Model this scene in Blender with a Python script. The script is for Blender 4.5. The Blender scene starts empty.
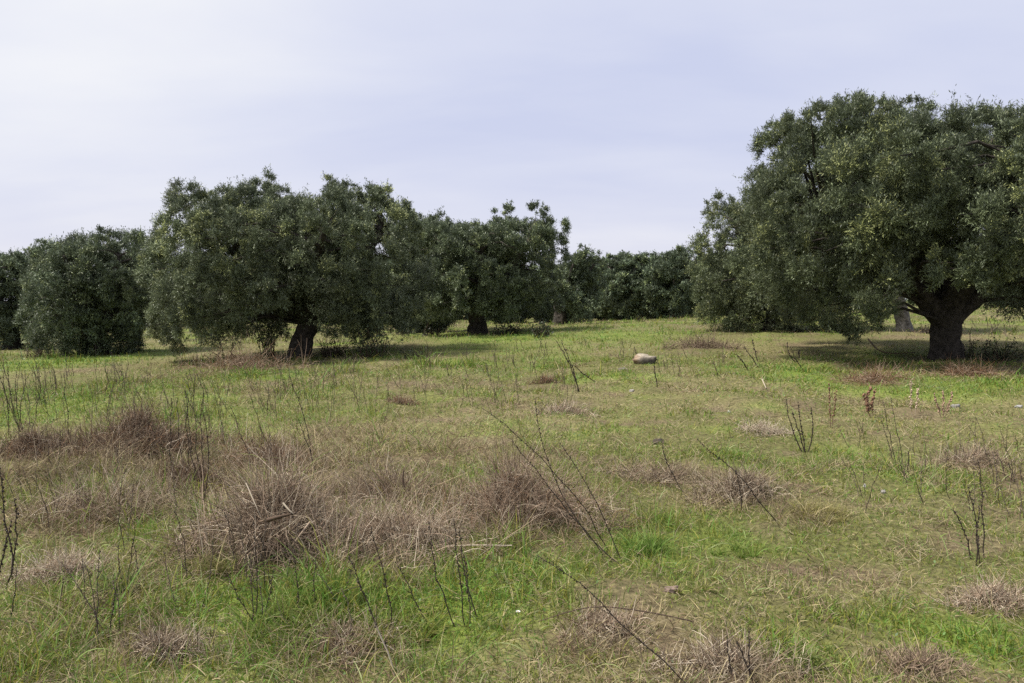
import bpy, math
import numpy as np

rng = np.random.default_rng(11)
F, W, H = 796.0, 1024, 683
CAMZ, HOR = 1.6, 300.0
PITCH = math.atan((H / 2 - HOR) / F)
scene = bpy.context.scene
C = bpy.data.collections.new('olive_grove')
scene.collection.children.link(C)

# ------------------------------------------------------------------ small maths
def vnoise(x, y, seed=0):
    x = np.asarray(x, float); y = np.asarray(y, float)
    xi = np.floor(x).astype(np.int64); yi = np.floor(y).astype(np.int64)
    fx = x - xi; fy = y - yi
    fx = fx * fx * (3 - 2 * fx); fy = fy * fy * (3 - 2 * fy)
    def h(a, b):
        n = (a * 374761393 + b * 668265263 + seed * 1274126177) & 0xffffffff
        n = ((n ^ (n >> 13)) * 1274126177) & 0xffffffff
        n = ((n ^ (n >> 16)) * 2246822519) & 0xffffffff
        return ((n ^ (n >> 15)) & 0xffff) / 65535.0
    a = h(xi, yi); b = h(xi + 1, yi); c = h(xi, yi + 1); d = h(xi + 1, yi + 1)
    return (a * (1 - fx) + b * fx) * (1 - fy) + (c * (1 - fx) + d * fx) * fy

def fbm(x, y, seed=0, octs=4):
    s = 0; a = 1.0; t = 0
    for o in range(octs):
        s = s + a * vnoise(x * 2 ** o + 17.3 * o, y * 2 ** o - 9.1 * o, seed + o * 7); t += a; a *= 0.55
    return s / t

def sstep(a, b, x):
    t = np.clip((x - a) / (b - a), 0, 1); return t * t * (3 - 2 * t)

def unit(v):
    return v / np.maximum(np.linalg.norm(v, axis=-1, keepdims=True), 1e-9)

def rdir(n):
    return unit(rng.normal(size=(n, 3)))

cp, sp = math.cos(PITCH), math.sin(PITCH)
def ray(px, py):
    a = (px - W / 2); b = (H / 2 - py)
    return np.array([a, F * cp + b * sp, -F * sp + b * cp])      # unnormalised, world axes

# ------------------------------------------------------------------ terrain
def at_dist(px, py, d):
    r = ray(px, py); r = r * (d / r[1])
    return np.array([r[0], d, CAMZ + r[2]])

TREE_BASES = {'big_right': (946, 356, 19.0), 'behind_right': (905, 331, 27.0), 'mid_right': (775, 329, 28.0),
              'big_left': (300, 357, 25.0), 'left': (97, 354, 31.0), 'far_left': (12, 349, 37.0), 'centre': (478, 334, 34.0),
              'centre_back': (425, 333, 39.0), 'small': (560, 325, 44.0)}
ctl = [at_dist(*v) for v in TREE_BASES.values()]
ctl += [at_dist(640, 321, 60.), at_dist(700, 317, 58.), at_dist(990, 309, 60.), at_dist(820, 312, 60.)]
ctl += [np.array(p, float) for p in [(0, 0, 0), (-3, 4, 0), (3, 4, 0), (0, 6, 0), (-6, 9, -.02), (6, 9, .04), (0, 13, .03),
        (0, 130, .35), (-110, 90, -.2), (110, 90, 1.0), (-60, 30, -.5), (60, 30, .9), (0, -50, 0), (-50, -20, -.1), (50, -20, .2), (-25, 62, -.05)]]
ctl = np.array(ctl)
def tps_k(r2):
    return np.where(r2 > 1e-9, 0.5 * r2 * np.log(np.maximum(r2, 1e-9)), 0)
def tps_fit(c):
    n = len(c); r2 = ((c[:, None, :2] - c[None, :, :2]) ** 2).sum(-1)
    A = np.zeros((n + 3, n + 3)); A[:n, :n] = tps_k(r2) + np.eye(n) * 2.0
    Pm = np.c_[np.ones(n), c[:, :2]]; A[:n, n:] = Pm; A[n:, :n] = Pm.T
    return np.linalg.solve(A, np.r_[c[:, 2], 0, 0, 0])
tw = tps_fit(ctl)
def terr(x, y, bump=True):
    x = np.asarray(x, float); y = np.asarray(y, float); sh = np.broadcast(x, y).shape
    x = np.broadcast_to(x, sh).ravel(); y = np.broadcast_to(y, sh).ravel()
    r = np.hypot(x, y); k = np.minimum(1, 115 / np.maximum(r, 1e-6)); xc = x * k; yc = y * k
    z = tw[-3] + tw[-2] * xc + tw[-1] * yc
    for i in range(len(ctl)):
        z = z + tw[i] * tps_k((xc - ctl[i, 0]) ** 2 + (yc - ctl[i, 1]) ** 2)
    if bump:
        z = z + 0.16 * (fbm(x / 3.1, y / 3.1, 3, 3) - .5) + 0.10 * (vnoise(x / .7, y / .7, 9) - .5)
    return z.reshape(sh)

def ground(px, py):
    """the point of the ground seen at a pixel of the photograph"""
    r = ray(px, py); t = np.geomspace(1.5, 110, 1500) / r[1]
    p = r[None] * t[:, None]; p[:, 2] += CAMZ
    b = np.nonzero(p[:, 2] < terr(p[:, 0], p[:, 1]))[0]
    q = p[b[0]] if len(b) else p[-1]
    return np.array([q[0], q[1], float(terr(q[0], q[1]))])

# ------------------------------------------------------------------ mesh building
def link(o, parent=None):
    C.objects.link(o)
    if parent is not None: o.parent = parent
    return o

def mesh_obj(name, V, faces, mat, tint=None, parent=None, smooth=False):
    """faces: list of int arrays (n,k)"""
    me = bpy.data.meshes.new(name)
    V = np.ascontiguousarray(V, dtype=np.float32)
    faces = [np.asarray(f, np.int32) for f in faces if len(f)]
    me.vertices.add(len(V)); me.vertices.foreach_set('co', V.ravel())
    nl = sum(f.size for f in faces); npoly = sum(len(f) for f in faces)
    me.loops.add(nl); me.polygons.add(npoly)
    me.loops.foreach_set('vertex_index', np.concatenate([f.ravel() for f in faces]))
    tot = np.concatenate([np.full(len(f), f.shape[1], np.int32) for f in faces])
    me.polygons.foreach_set('loop_start', np.r_[0, np.cumsum(tot)[:-1]].astype(np.int32))
    if smooth: me.polygons.foreach_set('use_smooth', np.ones(npoly, bool))
    if tint is not None:
        at = me.color_attributes.new('tint', 'FLOAT_COLOR', 'POINT')
        col = np.ones((len(V), 4), np.float32); col[:, :3] = tint
        at.data.foreach_set('color', col.ravel())
    me.update(calc_edges=True)
    me.materials.append(mat)
    return link(bpy.data.objects.new(name, me), parent)

class Geo:
    def __init__(s): s.v = []; s.f = {}; s.c = []; s.n = 0
    def add(s, V, Fs, col):
        V = np.asarray(V, float).reshape(-1, 3)
        s.v.append(V); s.c.append(np.broadcast_to(np.asarray(col, float), V.shape))
        for f in Fs:
            f = np.asarray(f); s.f.setdefault(f.shape[1], []).append(f + s.n)
        s.n += len(V)
    def obj(s, name, mat, parent=None, smooth=False, origin=None):
        V = np.concatenate(s.v)
        if origin is not None: V = V - origin
        o = mesh_obj(name, V, [np.concatenate(a) for a in s.f.values()], mat, np.concatenate(s.c), parent, smooth)
        if origin is not None and parent is None: o.location = origin
        return o
    # many thin round twigs at once: P (N,S,3), R (N,S)
    def tubes(s, P, R, col, sides=3):
        N, S, _ = P.shape
        T = unit(np.gradient(P, axis=1))
        ref = rdir(N)[:, None, :]
        u = unit(np.cross(T, np.broadcast_to(ref, T.shape))); w = np.cross(T, u)
        a = np.arange(sides) * 2 * math.pi / sides
        V = P[:, :, None] + R[:, :, None, None] * (u[:, :, None] * np.cos(a)[None, None, :, None] + w[:, :, None] * np.sin(a)[None, None, :, None])
        idx = np.arange(N * S * sides).reshape(N, S, sides)
        nx = np.roll(idx, -1, axis=2)
        q = np.stack([idx[:, :-1], nx[:, :-1], nx[:, 1:], idx[:, 1:]], -1).reshape(-1, 4)
        c = np.asarray(col, float)
        if c.ndim == 2: c = np.repeat(c, S * sides, axis=0)
        s.add(V.reshape(-1, 3), [q], c)
    # many blades at once
    def ribbons(s, P, Wd, side, col, colt=None):
        N, S, _ = P.shape
        T = unit(np.gradient(P, axis=1))
        sd = unit(np.cross(T, np.broadcast_to(side[:, None, :], T.shape)))
        off = sd * Wd[:, :, None] * .5
        V = np.stack([P - off, P + off], 2)
        idx = np.arange(N * S * 2).reshape(N, S, 2)
        q = np.stack([idx[:, :-1, 0], idx[:, :-1, 1], idx[:, 1:, 1], idx[:, 1:, 0]], -1).reshape(-1, 4)
        c = np.asarray(col, float)
        if colt is None: cc = np.repeat(c, S * 2, axis=0)
        else:
            t = np.linspace(0, 1, S)[None, :, None] ** 1.5
            cc = np.repeat((c[:, None] * (1 - t) + colt[:, None] * t).reshape(-1, 3), 2, axis=0)
        s.add(V.reshape(-1, 3), [q], cc)
    # leaf-shaped quads
    def leaves(s, B, D, Nn, L, Wd, col):
        N = len(B); side = unit(np.cross(D, Nn)); nn = np.cross(side, D)
        L = L[:, None]; Wd = Wd[:, None]
        m = B + D * L * .48 + nn * L * .06
        V = np.stack([B, m + side * Wd * .5, B + D * L, m - side * Wd * .5], 1)
        s.add(V.reshape(-1, 3), [np.arange(N * 4).reshape(N, 4)], np.repeat(col, 4, axis=0))
    # one gnarled limb
    def limb(s, pts, rad, col, n=14, gnarl=.12, sub=5, seed=0):
        pts = np.asarray(pts, float); rad = np.asarray(rad, float)
        k = len(pts); t = np.linspace(0, k - 1, (k - 1) * sub + 1)
        P = np.empty((len(t), 3)); R = np.empty(len(t))
        for j, tt in enumerate(t):                               # Catmull-Rom
            i = min(int(tt), k - 2); u = tt - i
            p0, p1, p2, p3 = (pts[max(0, min(k - 1, i + d))] for d in (-1, 0, 1, 2))
            P[j] = .5 * ((2 * p1) + (p2 - p0) * u + (2 * p0 - 5 * p1 + 4 * p2 - p3) * u * u + (3 * p1 - p0 - 3 * p2 + p3) * u ** 3)
            R[j] = rad[i] * (1 - u) + rad[i + 1] * u
        T = unit(np.gradient(P, axis=0))
        u = np.array([1., 0.1, 0]); V = []
        a = np.arange(n) * 2 * math.pi / n
        for j in range(len(P)):
            u = unit(u - T[j] * (u @ T[j])); w = np.cross(T[j], u)
            g = 1 + gnarl * (np.sin(3 * a + j * .22 + seed) * .7 + 2.2 * (vnoise(a * 1.9 + seed, np.full(n, j * .55 + seed), seed) - .5))
            V.append(P[j] + R[j] * g[:, None] * (np.cos(a)[:, None] * u + np.sin(a)[:, None] * w))
        V = np.array(V); S = len(P)
        idx = np.arange(S * n).reshape(S, n); nx = np.roll(idx, -1, axis=1)
        q = np.stack([idx[:-1], nx[:-1], nx[1:], idx[1:]], -1).reshape(-1, 4)
        s.add(np.concatenate([V.reshape(-1, 3), P[-1:]]), [q, np.stack([idx[-1], nx[-1], np.full(n, S * n)], -1)], col)
        return P
    # lumpy stone
    def blob(s, c, r, col, seed=0, rough=.25, n=18, flat=0.0, colfn=None):
        m = n // 2 + 1
        th = np.linspace(0, math.pi, m)[:, None]; ph = (np.arange(n) * 2 * math.pi / n)[None]
        d = np.stack(np.broadcast_arrays(np.sin(th) * np.cos(ph), np.sin(th) * np.sin(ph), np.cos(th)), -1).reshape(-1, 3)
        k = 1 + rough * (vnoise(d[:, 0] * 1.7 + seed, d[:, 1] * 1.7 + d[:, 2] * 2.3, seed) + .5 * vnoise(d[:, 0] * 4 + 5, d[:, 1] * 4 + d[:, 2] * 5, seed + 3) - .75) * 2
        V = d * k[:, None]
        if flat:                                             # a slab, undercut below
            V[:, 2] = np.minimum(V[:, 2], flat + .12 * V[:, 0]); V[:, :2] *= np.where(V[:, 2:] < -.1, .85, 1.0); V[:, 2] *= 1 - .35 * np.clip(V[:, 0:1], -1, 1)[:, 0]
        idx = np.arange(m * n).reshape(m, n); nx = np.roll(idx, -1, axis=1)
        q = np.stack([idx[:-1], idx[1:], nx[1:], nx[:-1]], -1).reshape(-1, 4)
        cc = col if colfn is None else colfn(V)
        s.add(np.asarray(c) + V * np.asarray(r), [q], cc)

def tag(o, label, cat, group=None):
    o['label'] = label; o['category'] = cat
    if group: o['group'] = group
    return o

def empty(name, loc):
    o = bpy.data.objects.new(name, None); o.location = loc; o.empty_display_size = .2
    return link(o)

# ------------------------------------------------------------------ materials
def nodes_mat(name):
    m = bpy.data.materials.new(name); m.use_nodes = True
    nt = m.node_tree; b = nt.nodes['Principled BSDF']
    return m, nt, b

def tint_node(nt):
    a = nt.nodes.new('ShaderNodeAttribute'); a.attribute_name = 'tint'; return a.outputs['Color']

def vary(nt, col, scale, lo, hi, detail=3):
    tc = nt.nodes.new('ShaderNodeTexCoord')
    n = nt.nodes.new('ShaderNodeTexNoise'); n.inputs['Scale'].default_value = scale; n.inputs['Detail'].default_value = detail
    nt.links.new(tc.outputs['Object'], n.inputs['Vector'])
    r = nt.nodes.new('ShaderNodeMapRange'); r.inputs['From Min'].default_value = .3; r.inputs['From Max'].default_value = .7
    r.inputs['To Min'].default_value = lo; r.inputs['To Max'].default_value = hi
    nt.links.new(n.outputs['Fac'], r.inputs['Value'])
    mx = nt.nodes.new('ShaderNodeVectorMath'); mx.operation = 'SCALE'
    nt.links.new(col, mx.inputs[0]); nt.links.new(r.outputs['Result'], mx.inputs['Scale'])
    return mx.outputs['Vector'], n

def plant_mat(name, rough, spec, trans, under=None):
    m, nt, b = nodes_mat(name)
    col = tint_node(nt)
    if under is not None:                        # olive leaves are silvery underneath
        g = nt.nodes.new('ShaderNodeNewGeometry')
        mx = nt.nodes.new('ShaderNodeMix'); mx.data_type = 'RGBA'
        nt.links.new(g.outputs['Backfacing'], mx.inputs['Factor']); nt.links.new(col, mx.inputs['A'])
        mx.inputs['B'].default_value = (*under, 1); col = mx.outputs['Result']
    nt.links.new(col, b.inputs['Base Color'])
    b.inputs['Roughness'].default_value = rough; b.inputs['Specular IOR Level'].default_value = spec
    if trans:
        t = nt.nodes.new('ShaderNodeBsdfTranslucent'); nt.links.new(col, t.inputs['Color'])
        ms = nt.nodes.new('ShaderNodeMixShader'); ms.inputs['Fac'].default_value = trans
        nt.links.new(b.outputs['BSDF'], ms.inputs[1]); nt.links.new(t.outputs['BSDF'], ms.inputs[2])
        nt.links.new(ms.outputs['Shader'], nt.nodes['Material Output'].inputs['Surface'])
    return m

M_LEAF = plant_mat('olive_leaf', .5, .4, .09, (.165, .195, .135))
M_GRASS = plant_mat('grass_blade', .6, .25, .3)
M_STRAW = plant_mat('straw_blade', .75, .15, .15)
M_TWIG = plant_mat('dead_twig', .85, .15, 0)
M_SHRUB = plant_mat('bramble_leaf', .5, .35, .25)

def rough_mat(name, scale, lo, hi, bump, rough=.9):
    m, nt, b = nodes_mat(name)
    c, n = vary(nt, tint_node(nt), scale, lo, hi, 6)
    nt.links.new(c, b.inputs['Base Color']); b.inputs['Roughness'].default_value = rough
    b.inputs['Specular IOR Level'].default_value = .2
    bp = nt.nodes.new('ShaderNodeBump'); bp.inputs['Strength'].default_value = .8; bp.inputs['Distance'].default_value = bump
    nt.links.new(n.outputs['Fac'], bp.inputs['Height']); nt.links.new(bp.outputs['Normal'], b.inputs['Normal'])
    return m
M_BARK = rough_mat('olive_bark', 9, .45, 1.5, .06)
M_STONE = rough_mat('weathered_stone', 14, .6, 1.3, .02)
M_GROUND = rough_mat('meadow_soil', 21, .55, 1.45, .03, 1)

# ------------------------------------------------------------------ what grows where
LUSH, DRY, BARE, LONG, SCRUB = 0, 1, 2, 3, 4
spots = []
def spot(px, py, rx, ry, kind, k=1.0):
    a = ground(px, py); n = ground(px, py + ry); f = ground(px, max(py - ry, 322))
    spots.append((a[0], a[1], rx * a[1] / F, max(.15, (f[1] - n[1]) / 2), kind, k))
for s in [(830, 378, 90, 12, LUSH, 1.), (930, 385, 80, 12, LUSH, .9), (70, 360, 90, 8, LUSH, 1.), (150, 356, 40, 6, LUSH, 1.), (250, 605, 110, 35, LUSH, .9), (400, 610, 90, 35, LUSH, .8),
          (330, 590, 90, 22, LONG, 1.), (120, 620, 80, 40, LONG, .8), (60, 660, 80, 30, LUSH, .6), (640, 548, 40, 18, LUSH, 1.), (720, 540, 80, 22, LUSH, .5), (960, 640, 70, 25, LUSH, 1.), (900, 625, 40, 20, LUSH, .6),
          (800, 660, 60, 20, LONG, 1.), (800, 660, 60, 20, LUSH, .8), (500, 338, 90, 8, LUSH, 1.), (620, 336, 60, 8, LUSH, .8), (860, 345, 40, 6, LUSH, .5), (560, 360, 40, 8, LUSH, .7), (470, 480, 40, 20, LUSH, .7),
          (60, 410, 70, 25, LUSH, .8), (200, 430, 60, 20, LUSH, .5), (250, 412, 80, 14, LUSH, .5), (830, 345, 120, 7, DRY, 1.), (960, 338, 100, 14, DRY, 1.), (770, 350, 70, 8, DRY, .8), (220, 352, 60, 10, DRY, 1.),
          (620, 350, 80, 8, DRY, .6), (960, 440, 110, 20, DRY, .6), (880, 410, 50, 12, DRY, .6), (830, 400, 60, 10, DRY, .5), (460, 385, 90, 20, DRY, .6), (680, 430, 120, 20, DRY, .4), (330, 385, 80, 16, DRY, .6),
          (110, 368, 60, 6, DRY, .8), (580, 420, 80, 18, DRY, .5), (820, 500, 80, 20, DRY, .7), (690, 500, 50, 14, DRY, .8), (740, 420, 40, 8, DRY, .6), (400, 345, 60, 5, DRY, .7), (60, 575, 60, 18, DRY, .9),
          (870, 510, 100, 30, DRY, .4), (1010, 520, 40, 25, BARE, .5), (800, 572, 45, 8, BARE, 1.), (855, 575, 40, 7, BARE, .9), (870, 380, 30, 7, BARE, .8), (980, 372, 40, 6, BARE, .8), (870, 655, 40, 20, BARE, .4),
          (340, 650, 60, 16, BARE, .5), (600, 640, 60, 16, BARE, .4), (250, 540, 70, 20, BARE, .6), (390, 655, 50, 14, DRY, .6)]:
    spot(*s)
for (px, py, w, h) in [(110, 455, 190, 50), (182, 485, 100, 40), (265, 540, 200, 90), (255, 470, 170, 40), (378, 500, 150, 46), (385, 552, 210, 60), (520, 515, 200, 70), (742, 495, 100, 40), (662, 480, 130, 22), (235, 368, 150, 18),
                       (15, 455, 110, 40), (610, 640, 100, 34), (150, 655, 80, 46), (335, 655, 120, 36), (45, 580, 120, 40), (985, 465, 100, 24), (1004, 610, 90, 36), (930, 675, 100, 34), (740, 675, 140, 50), (90, 518, 200, 50), (470, 440, 130, 24), (330, 440, 120, 24)]:
    spot(px, py, w * .46, h * .45, SCRUB, .75)

def fields(x, y):
    f = np.zeros((5, len(x)))
    n1 = fbm(x / 2.3, y / 2.3, 21, 3); n2 = fbm(x / .75, y / .75, 33, 3); n3 = fbm(x / 6, y / 6, 41, 2)
    right = sstep(-3, 4, x) * sstep(16, 6, y)
    f[DRY] = sstep(.40, .68, .45 * n1 + .3 * n2 + .25 * n3) * (1 - .35 * right)
    m1 = fbm(x / 1.9 + 40, y / 1.9, 51, 3); m2 = fbm(x / .6, y / .6 + 30, 61, 2)
    f[LUSH] = sstep(.45, .70, .6 * m1 + .4 * m2)
    f[LONG] = sstep(.48, .68, fbm(x / 1.2 + 7, y / 1.2, 71, 3)) * (1 - .75 * right)
    f[BARE] = sstep(.58, .74, fbm(x / .6 - 9, y / .6, 81, 3)) * .7
    for (cx, cy, rx, ry, k, w) in spots:
        g = w * np.exp(-(((x - cx) / rx) ** 2 + ((y - cy) / ry) ** 2))
        if k == LUSH: f[LUSH] = np.maximum(f[LUSH], g); f[DRY] *= 1 - .85 * g; f[BARE] *= 1 - g
        elif k == DRY: f[DRY] = np.maximum(f[DRY], g); f[LUSH] *= 1 - .7 * g
        elif k == BARE: f[BARE] = np.maximum(f[BARE], g); f[LUSH] *= 1 - .8 * g; f[LONG] *= 1 - .7 * g
        elif k == LONG: f[LONG] = np.maximum(f[LONG], g)
        else: f[SCRUB] = np.maximum(f[SCRUB], g * (.45 + .9 * fbm(x / .5, y / .5, 93, 2)).clip(0, 1.1))
    return f

GREEN = np.array([.095, .205, .022]); OLIVE = np.array([.150, .195, .028]); MOSS = np.array([.205, .20, .028])
STRAW = np.array([.42, .35, .18]); GREY = np.array([.28, .235, .16]); SOIL = np.array([.11, .075, .05])

# ------------------------------------------------------------------ ground sheet
def build_ground():
    u = np.arange(-310, 311) * .026; gx = .9 * np.sinh(u)
    v = np.arange(-270, 301) * .0245; gy = 5 + 1.4 * np.sinh(v)
    X, Y = np.meshgrid(gx, gy); Z = terr(X, Y)
    V = np.stack([X, Y, Z], -1).reshape(-1, 3)
    f = fields(V[:, 0], V[:, 1])
    col = .42 * OLIVE + .06 * STRAW + .40 * SOIL
    col = np.repeat(col[None] * .72, len(V), 0)
    def mix(c, w):
        nonlocal col
        col = col * (1 - w[:, None]) + np.asarray(c) * w[:, None]
    mix(.6 * GREEN + .4 * MOSS, .75 * f[LUSH]); mix(.55 * STRAW + .15 * SOIL, .45 * f[DRY]); mix(np.array([.15, .098, .075]), .65 * f[BARE])
    h, w = X.shape; idx = np.arange(h * w).reshape(h, w)
    q = np.stack([idx[:-1, :-1], idx[:-1, 1:], idx[1:, 1:], idx[1:, :-1]], -1).reshape(-1, 4)
    o = mesh_obj('ground', V, [q], M_GROUND, col, smooth=True)
    tag(o, 'rough olive-grove meadow ground rising gently to the right', 'ground'); o['kind'] = 'structure'
build_ground()

# ------------------------------------------------------------------ grass
def blade_paths(B, h, tilt, bend, az, segs):
    N = len(B); t = np.linspace(0, 1, segs + 1)
    ang = tilt[:, None] + bend[:, None] * (t[:-1] + .5 / segs)[None]
    st = h[:, None] / segs
    hz = np.concatenate([np.zeros((N, 1)), np.cumsum(np.sin(ang) * st, 1)], 1)
    vz = np.concatenate([np.zeros((N, 1)), np.cumsum(np.cos(ang) * st, 1)], 1)
    P = np.repeat(B[:, None, :], segs + 1, 1)
    P[:, :, 0] += hz * np.cos(az)[:, None]; P[:, :, 1] += hz * np.sin(az)[:, None]; P[:, :, 2] += vz
    return P

def scatter(n, d0, d1, power, tuft, half=.72):
    """n positions in a wedge in front of the camera; pdf over distance ~ d**power"""
    m = n // tuft
    u = rng.random(m); e = power + 1
    d = (d0 ** e + u * (d1 ** e - d0 ** e)) ** (1 / e)
    a = rng.uniform(-half, half, m)
    x = d * np.tan(a) if False else d * np.sin(a); y = d * np.cos(a)
    x = np.repeat(x, tuft); y = np.repeat(y, tuft); d = np.repeat(d, tuft)
    s = .012 + .0045 * d
    ox = rng.normal(size=len(x)) * s * rng.choice([1, 3.], len(x)); oy = rng.normal(size=len(x)) * s * rng.choice([1, 3.], len(x))
    return x + ox, y + oy, d, np.arctan2(oy, ox)

def build_grass():
    G, S = Geo(), Geo()
    for (n, d0, d1, pw, segs) in [(210000, 2.4, 8.5, -.2, 4), (150000, 7.5, 20, -.4, 3), (130000, 18, 75, -.3, 2)]:
        TU = 14
        x, y, d, oa = scatter(n, d0, d1, pw, TU)
        f = fields(x, y)
        n = len(x)
        th = np.repeat(rng.lognormal(0, .55, n // TU), TU); tc_ = np.repeat(rng.normal(size=n // TU), TU)   # each tuft its own height and colour
        hump = sstep(.60, .74, .7 * vnoise(x / .5, y / .5, 301) + .3 * vnoise(x / .17, y / .17, 302)) * sstep(3, 7, d)      # coarse clumps
        dead = vnoise(x / .9 + 31, y / .9, 303) > .5
        straw = rng.random(n) < np.clip(.35 * f[BARE] + .5 * hump * dead + .18 + .6 * f[DRY] - .2 * f[LUSH] + .6 * f[SCRUB], .04, .9)
        keep = rng.random(n) < (1 - .8 * f[BARE]) * (.55 + .45 * vnoise(x * 3, y * 3, 5))
        low = 1 - .42 * sstep(-1.5, 2.5, x) * sstep(26, 12, d)
        far = np.maximum(d / 5.5, 1)
        clump = (vnoise(x / .35, y / .35, 77) * th).clip(0, 2) + 1.15 * hump
        az = np.where(rng.random(n) < .6, oa, rng.uniform(0, 6.28, n)) + rng.normal(size=n) * .5
        # green
        k = keep & ~straw; m = k.sum()
        h = (.03 + .07 * rng.random(m) ** 1.5 + .07 * f[LUSH][k] * rng.random(m) + .15 * f[LONG][k] * rng.random(m) ** 1.5) * low[k] * (.5 + 1.0 * clump[k])
        w = (.0026 + .0030 * rng.random(m) + .003 * f[LONG][k]) * far[k] ** .75
        B = np.stack([x[k], y[k], terr(x[k], y[k]) - .006], 1)
        P = blade_paths(B, h, rng.normal(size=m) * .28 + .25, rng.uniform(.1, 2.2, m), az[k], segs)
        t = np.linspace(0, 1, segs + 1)[None]
        Wd = w[:, None] * (1 - .85 * t ** 1.8)
        a = np.clip(rng.normal(size=m) * .2 + .3 * tc_[k] + .5 * f[LUSH][k] + .3, 0, 1)[:, None]
        col = OLIVE * (1 - a) + GREEN * a
        b = (rng.random(m) < .3)[:, None]; col = np.where(b, MOSS, col) * (.8 + .75 * rng.random(m))[:, None]
        col = col * np.array([1, 1, 1]) + np.array([.0, .0, .02]) * (rng.random(m) < .15)[:, None]
        tip = col * .75 + np.array([.36, .38, .17]) * .25
        sd = rdir(m); sd[:, 2] *= .2
        G.ribbons(P, Wd, unit(np.stack([-np.sin(az[k]), np.cos(az[k]), 0 * az[k]], 1) * .0 + np.stack([np.cos(az[k]), np.sin(az[k]), .2 + 0 * az[k]], 1) + .6 * sd), col, tip)
        # dead
        k = keep & straw; m = k.sum()
        h = (.04 + .09 * rng.random(m) ** 1.6 + .11 * f[LONG][k] * rng.random(m) + .16 * f[SCRUB][k] * rng.random(m)) * low[k] * (.5 + 1.0 * clump[k])
        w = (.0020 + .0022 * rng.random(m)) * far[k] ** .75
        B = np.stack([x[k], y[k], terr(x[k], y[k]) + .004 + .02 * rng.random(m)], 1)
        flat = rng.random(m) * (1 - .5 * f[SCRUB][k])
        P = blade_paths(B, h, .3 + 1.1 * flat ** .7, rng.uniform(-.3, 1.2, m), az[k], segs)
        P[:, :, 2] = np.maximum(P[:, :, 2], terr(P[:, :, 0], P[:, :, 1]) + .004)
        Wd = w[:, None] * (1 - .8 * t ** 2)
        a = rng.random(m)[:, None]
        col = STRAW * (1 - a) + GREY * a
        a2 = (f[SCRUB][k] * rng.random(m) * 1.3).clip(0, 1)[:, None]; col = col * (1 - a2) + np.array([.25, .185, .13]) * a2
        b = (rng.random(m) < .22 + .5 * f[BARE][k])[:, None]; col = np.where(b, np.array([.18, .12, .08]), col) * (.65 + .65 * rng.random(m))[:, None]
        S.ribbons(P, Wd, unit(rdir(m) + np.array([0, 0, .5])), col)
    o = G.obj('green_grass', M_GRASS); tag(o, 'short green meadow grass covering the whole field', 'grass'); o['kind'] = 'stuff'
    o = S.obj('dry_grass', M_STRAW); tag(o, 'dead straw coloured grass mixed through the green meadow', 'dry grass'); o['kind'] = 'stuff'
    # long pale blades that curl over
    K = Geo(); TU = 9
    x, y, d, oa = scatter(16000, 2.8, 20, -.1, TU); f = fields(x, y)
    k = np.repeat(rng.random(len(x) // TU) < .35, TU) & (rng.random(len(x)) < .25 + f[LUSH])
    x, y, d, oa = x[k], y[k], d[k], oa[k]; m = len(x)
    P = blade_paths(np.stack([x, y, terr(x, y)], 1), rng.uniform(.10, .26, m), rng.uniform(.1, .8, m), rng.uniform(.8, 2.6, m), oa + rng.normal(size=m) * .6, 6)
    P[:, :, 2] = np.maximum(P[:, :, 2], terr(P[:, :, 0], P[:, :, 1]) + .01)
    a = rng.random(m)[:, None]; col = (np.array([.20, .30, .07]) * a + np.array([.34, .36, .17]) * (1 - a)) * rng.uniform(.6, 1.2, m)[:, None]
    K.ribbons(P, (.003 + .004 * rng.random(m))[:, None] * np.maximum(d / 6, 1)[:, None] ** .7 * (1 - .85 * np.linspace(0, 1, 7)[None] ** 2), unit(rdir(m) + np.array([0, 0, .6])), col)
    o = K.obj('curling_grass', M_GRASS); tag(o, 'long pale green grass blades curling over the turf', 'long grass'); o['kind'] = 'stuff'
    # small broad-leaved weeds
    L = Geo()
    x, y, d, oa = scatter(60000, 2.5, 32, -.1, 6)
    f = fields(x, y); k = rng.random(len(x)) < .08 + .75 * f[LUSH]
    x, y, d, oa = x[k], y[k], d[k], oa[k]; m = len(x)
    D = unit(np.stack([np.cos(oa), np.sin(oa), rng.uniform(.1, 1.2, m)], 1))
    B = np.stack([x, y, terr(x, y) + .005 + .03 * rng.random(m)], 1)
    Ln = (.010 + .020 * rng.random(m)) * np.maximum(d / 7, 1) ** .7
    col = (GREEN * np.array([.9, .8, 1.2]))[None] * (.6 + .8 * rng.random(m))[:, None]
    L.leaves(B, D, unit(rdir(m) * .5 + np.array([0, 0, 1.])), Ln, Ln * .5, col)
    o = L.obj('ground_weeds', M_SHRUB); tag(o, 'tiny broad-leaved green weeds low among the grass', 'weeds'); o['kind'] = 'stuff'
build_grass()

# ------------------------------------------------------------------ olive trees
BARK = np.array([.062, .053, .044])
def rotz(v, a):
    c, s = math.cos(a), math.sin(a); return np.stack([v[..., 0] * c - v[..., 1] * s, v[..., 0] * s + v[..., 1] * c, v[..., 2]], -1)

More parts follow.
